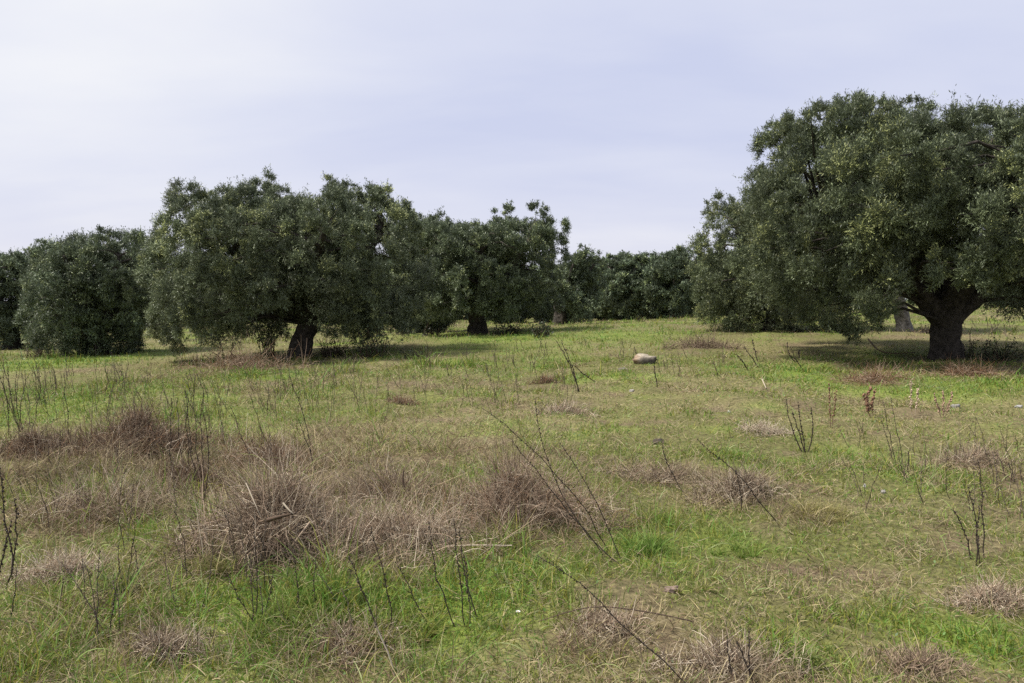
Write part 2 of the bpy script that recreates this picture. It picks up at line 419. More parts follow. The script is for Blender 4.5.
def crown_lobes(prof, depth, R, n, reject=None, spacing=.80, inner=.3):
    """prof: rows (z, xl, xr) in metres; boughs through the shell of the crown, a few inside it"""
    prof = np.array(sorted(prof)); z0, z1 = prof[0, 0], prof[-1, 0]
    out = []; tries = 0
    zs = np.linspace(z0, z1, 60); wd = np.interp(zs, prof[:, 0], prof[:, 2] - prof[:, 1])
    pz = wd + .45 * wd.max(); pz /= pz.sum()
    n_in = int(n * inner); k_in = 0
    while len(out) < n and tries < n * 80:
        tries += 1
        z = rng.choice(zs, p=pz) + rng.normal() * .08
        xl = np.interp(z, prof[:, 0], prof[:, 1]); xr = np.interp(z, prof[:, 0], prof[:, 2])
        hw = (xr - xl) / 2; cx = (xl + xr) / 2
        th = rng.uniform(0, 2 * math.pi)
        is_in = k_in < n_in
        r = R * (rng.uniform(.9, 1.3) if is_in else rng.uniform(.6, 1.25))
        rho = math.sqrt(rng.uniform(.0, .5)) if is_in else rng.uniform(.88, 1.04)
        hx = max(hw - 1.08 * r, .05); hy = max(hw * depth - 1.08 * r, .05)
        p = np.array([cx + hx * rho * math.cos(th), hy * rho * math.sin(th), min(z, z1 - r * rng.uniform(1.25, 1.5))])
        p[2] = min(p[2], z1 - rng.uniform(1.3, 1.85) * r - (.20 if p[1] < 0 else .08) * abs(p[1]))
        if reject is not None and reject(p, r): continue
        if any(((p - q) ** 2).sum() < (spacing * (.5 if is_in else 1) * (r + s) * .8) ** 2 for q, s, f in out if f == is_in): continue
        out.append((p, r, is_in)); k_in += is_in
    return out

def crown_mesh(name, lobes, centre, twigs, per, L, wid, parent, tone=(1, 1, 1), sub=13):
    g = Geo()
    c0 = np.array([l[0] for l in lobes]); r0 = np.array([l[1] for l in lobes]); inn0 = np.array([int(l[2]) == 1 for l in lobes]); lit0 = np.array([int(l[2]) == 2 for l in lobes])
    # every bough carries smaller sprays on its outer, upper side
    bi = np.repeat(np.arange(len(lobes)), sub); M = len(bi)
    ob = unit(c0 - centre + np.array([0, 0, .4]))
    dd = unit(rdir(M) + ob[bi] * .55 * (~inn0[bi])[:, None])
    c = c0[bi] + dd * (r0[bi] * rng.uniform(.45, .86, M))[:, None]; r = r0[bi] * rng.uniform(.23, .42, M); inn = inn0[bi]
    nt = np.maximum(5, (twigs * (r / r.mean()) ** 2 * np.where(inn, .7, 1))).astype(int)
    li = np.repeat(np.arange(M), nt); T = len(li)
    o = unit(dd + ob[bi] * .5)
    lt = rng.normal(size=len(lobes))[bi] * .9 + rng.normal(size=M) * .8; lt2 = np.where(lit0[bi], rng.random(M) * .2, rng.random(M)); lt = lt + .8 * lit0[bi]  # marked boughs get lighter, yellower leaf colour to imitate sunlit sprays
    d = unit(rdir(T) * .85 + o[li] * .8 + np.array([0, 0, .45]))
    shoot = rng.random(T) < .10                                  # upswept young shoots break the outline
    d = unit(d + np.array([0, 0, .9]) * shoot[:, None]); ln = r[li] * rng.uniform(.65, 1.12, T) * np.where(shoot, 1.55, 1)
    st = c[li] + d * (r[li] * .1)[:, None] + rdir(T) * (r[li] * .2)[:, None]
    t = np.tile(np.linspace(.3, 1, per), T) + rng.normal(size=T * per) * .04
    ti = np.repeat(np.arange(T), per); N = T * per
    sag = rng.uniform(-.15, .25, T)
    B = st[ti] + d[ti] * (ln[ti] * t)[:, None]; B[:, 2] -= sag[ti] * ln[ti] * t ** 2
    B += rng.normal(size=(N, 3)) * L * .25
    D = unit(d[ti] * .8 + rdir(N) * .8)
    Nn = unit(rdir(N) * .6 + np.array([0, 0, .9]))
    young_lit = ((rng.random(T) < .08) | (lt2[li] < .12))[ti]  # young leaves, plus most sprays of boughs coloured as sunlit
    col = np.where(young_lit[:, None], np.array([.225, .245, .088]), np.array([.122, .148, .072]))
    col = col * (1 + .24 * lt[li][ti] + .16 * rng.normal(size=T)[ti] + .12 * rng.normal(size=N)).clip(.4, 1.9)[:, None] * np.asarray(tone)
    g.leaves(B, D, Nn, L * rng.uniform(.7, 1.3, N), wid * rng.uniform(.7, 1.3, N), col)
    return g.obj(name, M_LEAF, parent)

def trunk_mesh(trunk_pts, trunk_r, limbs, lobes, parent, seed, sides=20, fine=True):
    g = Geo(); nodes = []
    g.limb(trunk_pts, trunk_r, BARK, n=sides, gnarl=.13, sub=6, seed=seed)
    for i, (pts, r) in enumerate(limbs):
        nodes.append(g.limb(pts, r, BARK, n=max(8, sides // 2), gnarl=.12, sub=5, seed=seed + i + 1))
    if fine:
        nd = np.concatenate(nodes); P = []
        for p, r, inn in lobes:
            dd = np.linalg.norm(nd - p, axis=1) + 2.0 * np.maximum(0, nd[:, 2] - p[2])
            q = nd[np.argmin(dd)]; m = (p + q) / 2 + np.array([0, 0, .12 * np.linalg.norm(p - q)]) + rng.normal(size=3) * .08
            e = p + (p - q) * .15
            P.append([q, q * .55 + m * .45 + rng.normal(size=3) * .05, m, (m + p) / 2 + rng.normal(size=3) * .06, e])
        P = np.array(P); R = np.tile(np.array([.06, .045, .034, .022, .006]), (len(P), 1))
        g.tubes(P, R, BARK, 6)
    return g.obj('trunk', M_BARK, parent, smooth=True)

def olive(key, label, prof_px, depth=.95, R=.62, n=170, twigs=90, per=14, L=.075, wid=.02, lean=(0, 0), fork=1.1, tr=.38,
          limbs=None, reject=None, group=None, seed=1, extra=(), tone=(1, 1, 1), base=None, bark=None, sides=20, inner=.38):
    bx, by, bd = base or TREE_BASES[key]
    p0 = at_dist(bx, by, bd); p0[2] = float(terr(p0[0], p0[1])) ; s = bd / F
    root = empty('olive_tree', p0); tag(root, label, 'tree', group)
    prof = [((by - y) * s, (xl - bx) * s, (xr - bx) * s) for (y, xl, xr) in prof_px]
    lobes = crown_lobes(prof, depth, R, n, reject, inner=inner)
    for (x, y, dy, r, *br) in extra:
        lobes.append((np.array([(x - bx) * s, dy, (by - y) * s]), r, br[0] if br else 0))
    zt = max(p[0] for p in prof); zmid = np.mean([l[0][2] for l in lobes]); cx = np.mean([l[0][0] for l in lobes])
    tp = [(0, 0, -.25), (.0, 0, .05), (lean[0] * .3, lean[1] * .3, fork * .45), (lean[0] * .8, lean[1] * .8, fork * .85), (lean[0], lean[1], fork * 1.08)]
    tre = [tr * 1.35, tr * 1.12, tr * .95, tr * .95, tr * .7]
    if limbs is None:
        limbs = []; k = 5
        for i in range(k):
            a = i * 2 * math.pi / k + seed; rr = .42 * (prof[len(prof) // 2][2] - prof[len(prof) // 2][1]) / 2
            e = np.array([cx + 1.3 * rr * math.cos(a), 1.3 * rr * math.sin(a), zt * .72])
            f0 = np.array([lean[0], lean[1], fork * .8])
            limbs.append(([f0, f0 * .6 + e * .4 + np.array([.1 * math.cos(a), .1 * math.sin(a), -.15]), f0 * .25 + e * .75, e], [tr * .55, tr * .4, tr * .28, tr * .12]))
    global BARK
    keep = BARK
    if bark is not None: BARK = np.array(bark)
    trunk_mesh(tp, tre, limbs, lobes, root, seed, sides)
    BARK = keep
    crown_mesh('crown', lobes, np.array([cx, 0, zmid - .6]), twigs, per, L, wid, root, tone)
    return root

# big tree on the right
s1 = 19.0 / F
def rej1(p, r):
    x, y, z = p
    if z - .75 * r < 1.3 and -2.1 < x < 2.3: return True          # open round the trunk
    if z - .85 * r < (.9 if x > -1.6 else .72): return True
    if z - .85 * r < .9 and y > 0: return True
    if math.hypot(x, y) < 1.6 and z < 2.3: return True
    return False
lm1 = [([(0, 0, .85), (-.35, 0, 1.2), (-.85, -.1, 1.65), (-1.7, .1, 2.3), (-2.8, .2, 3.0)], [.29, .25, .21, .15, .06]),
       ([(0, 0, .85), (.38, 0, 1.18), (1.0, .1, 1.65), (1.9, 0, 2.2), (3.0, -.1, 3.0)], [.29, .25, .21, .15, .06]),
       ([(0, 0, .9), (-.1, .3, 1.5), (-.3, .9, 2.4), (-.5, 1.5, 3.6), (-.6, 1.8, 4.8)], [.28, .23, .18, .12, .05]),
       ([(0, 0, .9), (.1, -.3, 1.6), (.4, -1.0, 2.4), (.7, -1.8, 3.2), (.8, -2.4, 4.0)], [.34, .26, .18, .11, .05]),
       ([(0, 0, .9), (.15, .1, 1.6), (.5, .2, 2.8), (.9, .3, 4.0), (1.2, .3, 5.2)], [.28, .23, .18, .12, .05])]
olive('big_right', 'largest nearest olive tree, on the right with thick dark forked trunk and spreading crown',
      [(90, 860, 930), (100, 812, 980), (118, 774, 1018), (150, 744, 1062), (200, 724, 1115), (240, 714, 1130), (280, 734, 1140), (305, 770, 1135), (325, 800, 1120)],
      n=125, twigs=33, per=17, R=1.0, L=.072, wid=.0185, tr=.345, fork=1.15, limbs=lm1, reject=rej1, seed=3, sides=24,
      extra=[(822, 128, 0, .6), (800, 138, .3, .6), (850, 122, -.2, .55), (885, 116, .2, .5), (838, 312, -1.2, .5), (812, 306, -.8, .6), (848, 300, -1.6, .5), (836, 326, -1.0, .3), (790, 292, -.6, .6),
             (903, 200, -4.1, .5, 2), (908, 228, -4.2, .5, 2), (912, 255, -4.1, .5, 2), (985, 215, -4.1, .7, 2), (1012, 232, -3.9, .7, 2), (975, 245, -4.0, .5, 2), (830, 185, -3.4, .7, 2), (1025, 300, -.5, .5), (890, 260, -3.8, .5), (880, 270, -3.0, .45)])

# big tree on the left
def rej2(p, r):
    x, y, z = p
    if y < 1.8 and -.1 - .5 * r < x < 1.35 + .3 * r and z - .6 * r < 1.05: return True
    if z - .8 * r < (.55 if x > 1.2 else .3) and x > -3.4: return True
    if z - r < .12: return True
    if math.hypot(x - .3, y) < 1.3 and z < 2.0: return True
    return False
lm2 = [([(.35, 0, 1.0), (.75, 0, 1.6), (1.1, .1, 2.2), (1.9, .2, 3.0), (2.6, .2, 3.9)], [.32, .27, .22, .14, .05]),
       ([(.3, 0, 1.0), (-.1, -.2, 1.7), (-.8, -.4, 2.4), (-1.8, -.5, 3.2), (-2.9, -.5, 3.7)], [.3, .24, .2, .14, .05]),
       ([(.3, 0, 1.0), (.3, .4, 1.8), (-.2, 1.0, 2.9), (-.5, 1.5, 4.0), (-.6, 1.7, 4.8)], [.3, .25, .18, .12, .05]),
       ([(.3, 0, 1.0), (.5, -.5, 1.8), (.8, -1.3, 2.6), (1.2, -2.2, 3.2), (1.5, -2.8, 3.8)], [.28, .22, .17, .11, .05])]
olive('big_left', 'wide bushy olive tree left of centre, crown sweeping nearly down to the grass',
      [(178, 235, 360), (187, 205, 380), (197, 184, 400), (217, 163, 424), (240, 152, 434), (270, 147, 438), (300, 147, 434), (320, 150, 424), (338, 158, 400)],
      n=110, twigs=28, per=16, R=1.0, L=.078, wid=.021, tr=.34, fork=1.35, lean=(.45, 0), limbs=lm2, reject=rej2, seed=8, sides=20,
      extra=[(335, 200, 0, .6), (352, 202, .3, .6), (376, 210, -.2, .6), (262, 198, 0, .7), (240, 204, .2, .6), (285, 208, -.3, .6), (215, 212, 0, .6), (400, 222, 0, .6), (190, 325, -1.5, .6), (215, 322, -2.2, .6), (240, 318, -2.8, .55), (262, 320, -1.8, .6), (240, 327, -.8, .55), (166, 318, .5, .7), (365, 318, -1.5, .65), (395, 316, -1.0, .7), (352, 316, 1.6, .7), (408, 305, -.5, .7), (380, 300, -2.4, .6), (180, 322, -.6, .5), (174, 305, -.4, .5), (255, 250, -3.6, .7, 2), (275, 270, -3.6, .7, 2), (250, 290, -3.5, .6), (285, 300, -3.1, .5),
             (360, 300, -2.4, .6), (385, 315, -2.0, .5), (345, 240, -3.4, .65), (370, 330, -1.5, .35)])

olive('left', 'dark olive tree with low rounded crown, between left edge and wide bushy tree',
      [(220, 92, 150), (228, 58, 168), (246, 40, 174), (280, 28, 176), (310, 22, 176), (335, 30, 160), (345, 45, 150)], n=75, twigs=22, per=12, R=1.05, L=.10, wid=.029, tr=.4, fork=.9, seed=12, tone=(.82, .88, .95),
      extra=[(90, 300, -3.2, .7), (75, 320, -2.6, .6)])
olive('far_left', 'olive tree cut off by the left edge, with ragged lower crown',
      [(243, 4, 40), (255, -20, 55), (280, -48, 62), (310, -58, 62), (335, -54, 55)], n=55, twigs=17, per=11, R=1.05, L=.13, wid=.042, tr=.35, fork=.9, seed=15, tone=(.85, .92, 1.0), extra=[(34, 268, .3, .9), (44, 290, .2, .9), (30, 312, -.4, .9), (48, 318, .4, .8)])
def rej4(p, r):
    return (p[2] < 1.9 and abs(p[0]) < .9 and p[1] < 1) or p[2] - r < .4
olive('centre', 'upright olive tree in the middle with short stout trunk and steep right side',
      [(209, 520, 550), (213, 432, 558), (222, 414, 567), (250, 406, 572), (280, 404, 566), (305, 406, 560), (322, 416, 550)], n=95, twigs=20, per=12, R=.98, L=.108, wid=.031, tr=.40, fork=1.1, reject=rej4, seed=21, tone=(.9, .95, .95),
      extra=[(462, 285, -3.2, .6), (468, 300, -2.9, .5), (505, 222, 0, .7), (535, 218, 0, .6)])
olive('centre_back', 'olive tree mostly hidden behind the right side of the wide bushy tree',
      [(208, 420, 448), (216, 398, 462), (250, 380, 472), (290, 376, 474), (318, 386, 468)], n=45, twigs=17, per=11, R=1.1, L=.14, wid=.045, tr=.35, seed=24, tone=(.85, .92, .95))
olive('small', 'small olive tree with slim trunk just right of the upright middle tree',
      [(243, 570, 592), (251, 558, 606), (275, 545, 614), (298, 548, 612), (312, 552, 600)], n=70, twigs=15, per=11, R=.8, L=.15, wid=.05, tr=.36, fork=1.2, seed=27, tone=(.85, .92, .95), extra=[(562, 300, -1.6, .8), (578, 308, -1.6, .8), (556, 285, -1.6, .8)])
olive('mid_right', 'pale leafy olive tree tucked behind the left flank of the largest olive',
      [(178, 755, 800), (188, 728, 830), (205, 704, 850), (235, 686, 862), (265, 678, 868), (295, 680, 868), (315, 695, 860)], n=85, twigs=24, per=13, R=1.0, L=.085, wid=.025, tr=.36, fork=.9, seed=31, tone=(1.02, 1.0, .95), depth=.8)
olive('behind_right', 'olive tree with pale grey leaning trunk seen beneath the largest olive crown',
      [(205, 880, 960), (220, 850, 985), (250, 838, 1005), (275, 838, 1010), (298, 850, 1000)], n=60, twigs=22, per=12, R=.95, L=.09, wid=.027, tr=.24, fork=1.5, lean=(-.45, 0), seed=35, depth=.8,
      reject=lambda p, r: p[2] - .9 * r < 1.25, bark=(.19, .175, .155))  # bark colour lightened to paint in sun on this more open trunk

# far row
far_rows = [('first dim far olive tree right of the slim-trunked small tree', (628, 322, 58.), [(250, 606, 630), (262, 596, 658), (285, 590, 668), (305, 590, 666), (316, 604, 655)]),
            ('far olive tree forming the broad middle bump of the distant row', (672, 321, 56.), [(245, 666, 688), (256, 648, 703), (275, 634, 712), (300, 634, 712), (314, 640, 706)]),
            ('far olive tree beside the largest crown, at the right end of the distant row', (722, 318, 60.), [(249, 706, 735), (260, 693, 755), (280, 685, 765), (300, 685, 765), (312, 692, 755)])]
protos = []
for i, (lab, base, prof) in enumerate(far_rows):
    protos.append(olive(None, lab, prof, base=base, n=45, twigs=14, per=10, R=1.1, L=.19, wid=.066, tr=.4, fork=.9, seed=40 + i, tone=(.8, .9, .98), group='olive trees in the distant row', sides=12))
def copy_tree(o, x, y, rz, s, label, group):
    c = o.copy(); C.objects.link(c); c.location = (x, y, float(terr(x, y))); c.rotation_euler = (0, 0, rz); c.scale = (s, s, s)
    c['label'] = label; c['group'] = group
    for ch in list(o.children):
        k = ch.copy(); C.objects.link(k); k.parent = c
for i, (px, d, s) in enumerate([(-70, 52, 1.05), (50, 66, 1.), (135, 56, .95), (205, 62, 1.1), (262, 66, 1.), (330, 60, 1.05), (392, 64, 1.05), (505, 62, .95), (548, 63, .95), (610, 64, 1.0), (452, 72, 1.1), (580, 74, 1.05), (655, 76, 1.1), (700, 78, 1.05), (800, 74, 1.0),
                                (868, 66, .9), (935, 70, 1.), (1010, 68, 1.05), (1075, 60, 1.05), (1120, 48, 1.1), (-150, 62, 1.1), (1190, 66, 1.)]):
    x = (px - 512) / F * d
    copy_tree(protos[i % 3], x, d, 1.3 * i + .5, s, 'olive tree filling a gap in the dim backdrop behind the front trees', 'backdrop olive trees behind the front ones')

# ------------------------------------------------------------------ leafy shrubs and brambles
def shrub(px, py, wpx, hpx, n, label, name='bramble_shrub', cat='shrub', leaf=.05, col=(.05, .072, .03), airy=.5):
    b = ground(px, py); s = b[1] / F; rx = wpx * s / 2; h = hpx * s
    root = empty(name, b); tag(root, label, cat)
    st = Geo(); m = max(8, int(n / 14))
    az = rng.uniform(0, 6.28, m); ln = h * rng.uniform(.6, 1.15, m)
    B = np.stack([rng.uniform(-.42, .42, m) * rx, rng.uniform(-.4, .4, m) * rx, np.full(m, -.03)], 1)
    tilt = rng.uniform(.0, .9, m) * min(1.2, rx / h)
    P = blade_paths(B, ln, tilt, rng.uniform(0, .7, m), az, 5)
    st.tubes(P, np.tile(np.linspace(.008, .003, 6) * max(1, s / .02), (m, 1)), np.array([.07, .05, .035]), 4)
    st.obj('stem', M_TWIG, root)
    g = Geo(); i = rng.integers(0, m, n); t = rng.uniform(airy * .5, 1, n) * 4.999; k = t.astype(int); u = (t - k)[:, None]
    Q = P[i, k] * (1 - u) + P[i, k + 1] * u + rng.normal(size=(n, 3)) * leaf * .8
    Q[:, 2] = np.maximum(Q[:, 2], .02)
    c = np.asarray(col) * (1 + .3 * rng.normal(size=n)).clip(.4, 1.9)[:, None]
    Ls = leaf * rng.uniform(.6, 1.3, n)
    g.leaves(Q, rdir(n), unit(rdir(n) + np.array([0, 0, .8])), Ls, Ls * .6, c)
    g.obj('foliage', M_SHRUB, root)
shrub(372, 358, 62, 34, 520, 'open leafy bramble sprouts right of the wide bushy tree trunk', leaf=.07)
shrub(412, 359, 34, 17, 160, 'small low sprout at the right end of the bramble patch', leaf=.06)
shrub(268, 355, 30, 34, 300, 'dark sucker growth touching left side of the leaning left trunk', name='sucker_shrub', leaf=.07, col=(.035, .05, .024))
shrub(332, 357, 42, 22, 520, 'dense dark brown-green shrub right against the leaning left trunk', leaf=.06, col=(.045, .045, .025), airy=.0)
shrub(225, 358, 60, 18, 150, 'sparse thin sprouts under the left skirt of the wide bushy tree', leaf=.05, col=(.08, .09, .035))
shrub(543, 337, 36, 18, 420, 'rounded dark shrub on grass left of the slim-trunked small olive', leaf=.09, col=(.04, .055, .028), airy=0)
shrub(507, 335, 50, 17, 420, 'dark low shrub beside the stout trunk of the upright middle tree', leaf=.09, col=(.035, .048, .026), airy=0)
shrub(430, 336, 40, 14, 300, 'dark low growth left of the stout trunk of the upright middle tree', leaf=.09, col=(.035, .045, .026), airy=0)
shrub(995, 361, 60, 26, 420, 'leafy bramble right of the thick forked trunk', leaf=.06, col=(.04, .055, .028))
shrub(968, 358, 18, 18, 90, 'single small sprout hugging the right foot of the thick forked trunk', leaf=.05, col=(.04, .058, .028))
shrub(36, 357, 46, 13, 260, 'brown dry shrub at the foot of the left-edge olive', leaf=.07, col=(.10, .075, .05), airy=0)
shrub(925, 333, 34, 10, 200, 'brownish low shrub at foot of the pale grey leaning trunk', leaf=.06, col=(.09, .07, .05), airy=0)
shrub(640, 362 - 40, 20, 8, 60, 'tiny green bush standing on the ridge below the distant row', leaf=.09, col=(.07, .08, .035))

# ------------------------------------------------------------------ dead brush mounds
PALE = np.array([.52, .44, .33]); MAUVE = np.array([.29, .22, .155]); DARK = np.array([.10, .07, .05]); RUST = np.array([.19, .11, .062]); PINK = np.array([.36, .265, .19])
def brush(px, py, wpx, hpx, n, label, mix, deep=.7, tw=.0024, up=.5, name='dead_brush', cat='dead brush', curl=.55, branch=None):
    if n < 600: n = int(n * 1.7)
    b = ground(px, py); s = b[1] / F; rx = wpx * s * .62; h = hpx * s * (.84 if hpx > 60 else .95 if mix is darkmix else .72); ry = rx * deep; tw = tw * .85
    b = b + np.array([0, ry * .8, 0]); b[2] = float(terr(b[0], b[1]))
    S = 8; dense = mix is darkmix
    if dense: n = int(n * 1.5); up = .9
    r = np.minimum(np.abs(rng.normal(size=n)) ** .85 * .66, 1.12 if n > 1000 else .95); a = rng.uniform(0, 6.28, n)
    nx_, ny_ = np.cos(a) * r, np.sin(a) * r
    pull = vnoise(nx_ * 2.6 + px, ny_ * 2.6 + py, 8)                 # twigs gather in clumps
    nx_ = nx_ + .22 * (vnoise(nx_ * 3 + 9, ny_ * 3 + px, 4) - .5); ny_ = ny_ + .22 * (vnoise(nx_ * 3 + py, ny_ * 3, 6) - .5)
    lump = .25 + 1.25 * vnoise(nx_ * 2.7 + px, ny_ * 2.7 + py, 3)
    x = rx * nx_; y = ry * ny_; top = h * np.exp(-1.1 * r ** 2) * lump * (.5 + .8 * pull)
    z = top * rng.random(n) ** .7
    p = np.stack([x, y, terr(b[0] + x, b[1] + y) - b[2] + z * .75], 1)
    if n > 1000 and not dense:                                                # torn outline, bare gaps
        kp = (vnoise(x / .16 + px, y / .16, 12) * .6 + .4 * pull > .40) | (rng.random(n) < .25); p = p[kp]; a = a[kp]; n = len(p)
    d = unit(rdir(n) + np.array([0, 0, up]) + np.stack([np.cos(a), np.sin(a), 0 * a], 1) * .25)
    ln = rng.uniform(.35, 1.0, n) * (.5 * h + (.16 if dense else .34) * rx)
    P = [p]
    straight = rng.random(n) < .22                              # stiff dead stems among the tangle
    cl = np.where(straight, .12, curl * rng.uniform(.4, 1.3, n))[:, None]; d = unit(d + np.array([0, 0, .7]) * straight[:, None]); ln = ln * np.where(straight, 1.15, rng.uniform(.4, 1.1, n))
    for k in range(S - 1):
        d = unit(d + rdir(n) * cl + np.array([0, 0, -.12]) * (~straight)[:, None]); p = p + d * (ln / (S - 1))[:, None]; P.append(p)
    P = np.stack(P, 1)
    g0 = terr(b[0] + P[:, :, 0], b[1] + P[:, :, 1]) - b[2] + .005
    P[:, :, 2] = np.maximum(P[:, :, 2], g0)
    wk = tw * max(1, (b[1] / 6) ** .75)
    R = wk * rng.uniform(.5, 1.3, n)[:, None] * np.linspace(1, .35, S)[None]
    cs = np.array([c for c, _ in mix]); w = np.array([w for _, w in mix]); w = w / w.sum()
    col = cs[rng.choice(len(mix), n, p=w)] * rng.uniform(.6, 1.4, n)[:, None]
    g = Geo(); g.tubes(P, R, col, 3)
    if branch is None:
        o = g.obj(name, M_TWIG); o.location = b; tag(o, label, cat)
    else:
        root = empty(name, b); tag(root, label, cat); g.obj('twig_tangle', M_TWIG, root)
        for pts, r0, c in branch:
            q = []
            for (qx, qy, dz) in pts:
                rr = ray(qx, qy); rr = rr * ((b[1] - ry * .9 + dz) / rr[1]); q.append(np.array([rr[0], rr[1], CAMZ + rr[2]]) - b)
            gg = Geo(); gg.limb(q, np.linspace(r0, r0 * .4, len(q)), c, n=7, gnarl=.15, sub=4, seed=4); gg.obj('bare_branch', M_TWIG, root, smooth=True)
mauve = [(MAUVE, 4), (PALE, 2), (DARK, 2), (PINK, 2)]
darkmix = [(MAUVE, 3), (DARK, 4), (RUST, 2), (PALE, .5)]
palemix = [(PALE, 3), (PINK, 3), (MAUVE, 2), (DARK, .6)]
brush(110, 462, 150, 48, 2600, 'long low purple-brown mound of dead scrub on the left', darkmix)
brush(182, 492, 70, 36, 1100, 'small purplish dead mound just behind the tall upright stalk cluster', darkmix)
brush(265, 572, 150, 98, 4200, 'largest grey tangle of dead twigs with twisted bare branches poking out', mauve, tw=.0028,
      branch=[([(268, 520, 0), (282, 516, -.05), (296, 513, -.08)], .014, DARK), ([(283, 503, -.05), (290, 511, -.08), (294, 514, -.08)], .006, PALE * .7), ([(233, 570, 0), (248, 552, -.1), (262, 543, -.1), (285, 549, -.1)], .006, DARK),
              ([(246, 483, .1), (256, 506, 0), (262, 520, 0)], .0035, PALE * .75), ([(310, 522, 0), (300, 535, -.1), (292, 546, -.1)], .006, MAUVE)])
brush(255, 478, 130, 36, 1700, 'brown dead scrub behind the largest grey tangle', [(MAUVE, 3), (RUST, 2), (DARK, 1), (PALE, 1)])
brush(378, 508, 110, 44, 1700, 'mauve dead scrub clump with a short dark stump, in mid meadow', mauve, branch=[([(404, 487, 0), (403, 478, 0), (404, 469, 0)], .012, DARK)])
brush(385, 566, 170, 58, 2600, 'pinkish straw heap joining the largest tangle on its right', palemix, up=.7)
brush(520, 535, 165, 72, 3200, 'reddish brown dead clump near picture centre where leaning stalks rise', [(MAUVE, 3), (PINK, 3), (RUST, 1), (DARK, 1.5), (PALE, 1)], up=.8)
brush(742, 506, 72, 50, 1700, 'grey dome of dead twigs on the right, crossed by a leaning stalk', [(MAUVE, 3), (PALE, 2), (DARK, 2)])
brush(662, 486, 100, 20, 1000, 'flat grey-brown strip of dead stems left of the grey dome', mauve, deep=.35, up=.1)
brush(705, 349, 70, 9, 500, 'distant grey strip of dead brush beyond the pale rock', [(MAUVE, 3), (DARK, 2)], deep=.4)
brush(235, 372, 110, 22, 900, 'brown dry brush on the grass in front of the wide bushy tree', [(RUST, 3), (MAUVE, 3), (PINK, 2)], deep=.5)
brush(15, 462, 80, 34, 1300, 'dark dead scrub touching the left edge below a stalk cluster', darkmix)
brush(610, 648, 78, 30, 1300, 'pinkish flattened straw heap crossed by the long foreground stalk', palemix, up=.2)
brush(150, 668, 84, 34, 1300, 'dark ragged dead heap in the bottom left foreground', [(MAUVE, 3), (DARK, 2), (PALE, 2)], up=.6)
brush(335, 664, 100, 24, 1300, 'pinkish brown mat of dead stems at bottom, left of centre', palemix, up=.2)
brush(45, 590, 90, 34, 1500, 'pale straw mat near the left edge in the foreground', [(PALE, 5), (PINK, 2), (MAUVE, 1)], up=.3)
brush(985, 470, 80, 22, 900, 'grey dead scrub near the right edge at mid distance', mauve)
brush(1004, 616, 76, 24, 1000, 'pinkish brown dead clump at the right edge', palemix)
brush(930, 682, 84, 22, 1100, 'dull brown dead heap at the bottom near right corner', [(PINK, 3), (MAUVE, 3), (DARK, 1)])
brush(740, 690, 130, 44, 1600, 'mixed dark and pale dead twigs at the bottom right of centre', [(PALE, 3), (DARK, 3), (MAUVE, 3)], up=.3)
brush(90, 530, 150, 46, 2000, 'greyish veil of thin dead grass stems left of the largest tangle', [(PALE, 2), (MAUVE, 4), (DARK, 1)], up=.6)
brush(545, 384, 28, 10, 260, 'small dark reddish dead clump on the grass left of the pale rock', [(RUST, 3), (DARK, 3)])
brush(402, 405, 26, 12, 260, 'little brown dead clump in front of the bramble patch', [(RUST, 3), (MAUVE, 3)])
brush(565, 415, 56, 14, 460, 'faint pinkish dead patch between picture centre and pale rock', palemix)
brush(770, 437, 50, 11, 400, 'low pale grey dead patch left of the V-shaped stalk plant', [(PALE, 3), (MAUVE, 2)])
brush(885, 385, 70, 14, 500, 'rust coloured dead mat in the shade left of the thick trunk', [(RUST, 4), (PINK, 2)], up=.2)
brush(980, 378, 70, 12, 500, 'rust coloured dead mat in the shade right of the thick trunk', [(RUST, 4), (PINK, 2)], up=.2)

# grass tussocks
def tussock(px, py, wpx, hpx, n, label, c0, c1, wid=.004):
    b = ground(px, py); s = b[1] / F; rx = wpx * s / 2; h = hpx * s * 1.0
    n = int(n * .75); m = max(4, n // 22); ci = rng.integers(0, m, n)            # a tussock is many small tufts grown together
    ca = rng.uniform(0, 6.28, m); cr = np.sqrt(rng.random(m)) * .85 * rx
    az = rng.uniform(0, 6.28, n); r = np.sqrt(rng.random(n)) * .10 * rx
    B = np.stack([(cr * np.cos(ca))[ci] + r * np.cos(az), (cr * np.sin(ca) * .8)[ci] + r * np.sin(az), np.zeros(n)], 1)
    B[:, 2] = terr(b[0] + B[:, 0], b[1] + B[:, 1]) - b[2] - .01
    ln = h * rng.uniform(.35, 1.15, n) * rng.uniform(.5, 1.1, m)[ci]; tilt = rng.uniform(.0, .75, n); az = az + rng.normal(size=m)[ci]
    P = blade_paths(B, ln, tilt, rng.uniform(.2, 1.6, n), az + rng.normal(size=n) * .3, 5)
    a = rng.random(n)[:, None]; col = (np.asarray(c0) * a + np.asarray(c1) * (1 - a)) * rng.uniform(.7, 1.3, n)[:, None]
    g = Geo(); g.ribbons(P, wid * (1 - .85 * np.linspace(0, 1, 6) ** 1.6)[None] * rng.uniform(.7, 1.3, n)[:, None] * max(1, b[1] / 6) ** .7, rdir(n), col, col * .6 + STRAW * .4)
    o = g.obj('grass_tussock', M_GRASS); o.location = b; tag(o, label, 'grass tuft')
tussock(280, 447, 56, 22, 700, 'rounded olive-yellow tussock behind the brown scrub on the left', OLIVE, MOSS)
tussock(822, 520, 64, 26, 800, 'yellowish green tussock right of the grey twig dome', MOSS, STRAW * .7)
tussock(645, 552, 56, 30, 420, 'vivid fresh green tussock right of the central leaning stalks', GREEN * 1.15, GREEN, .006)
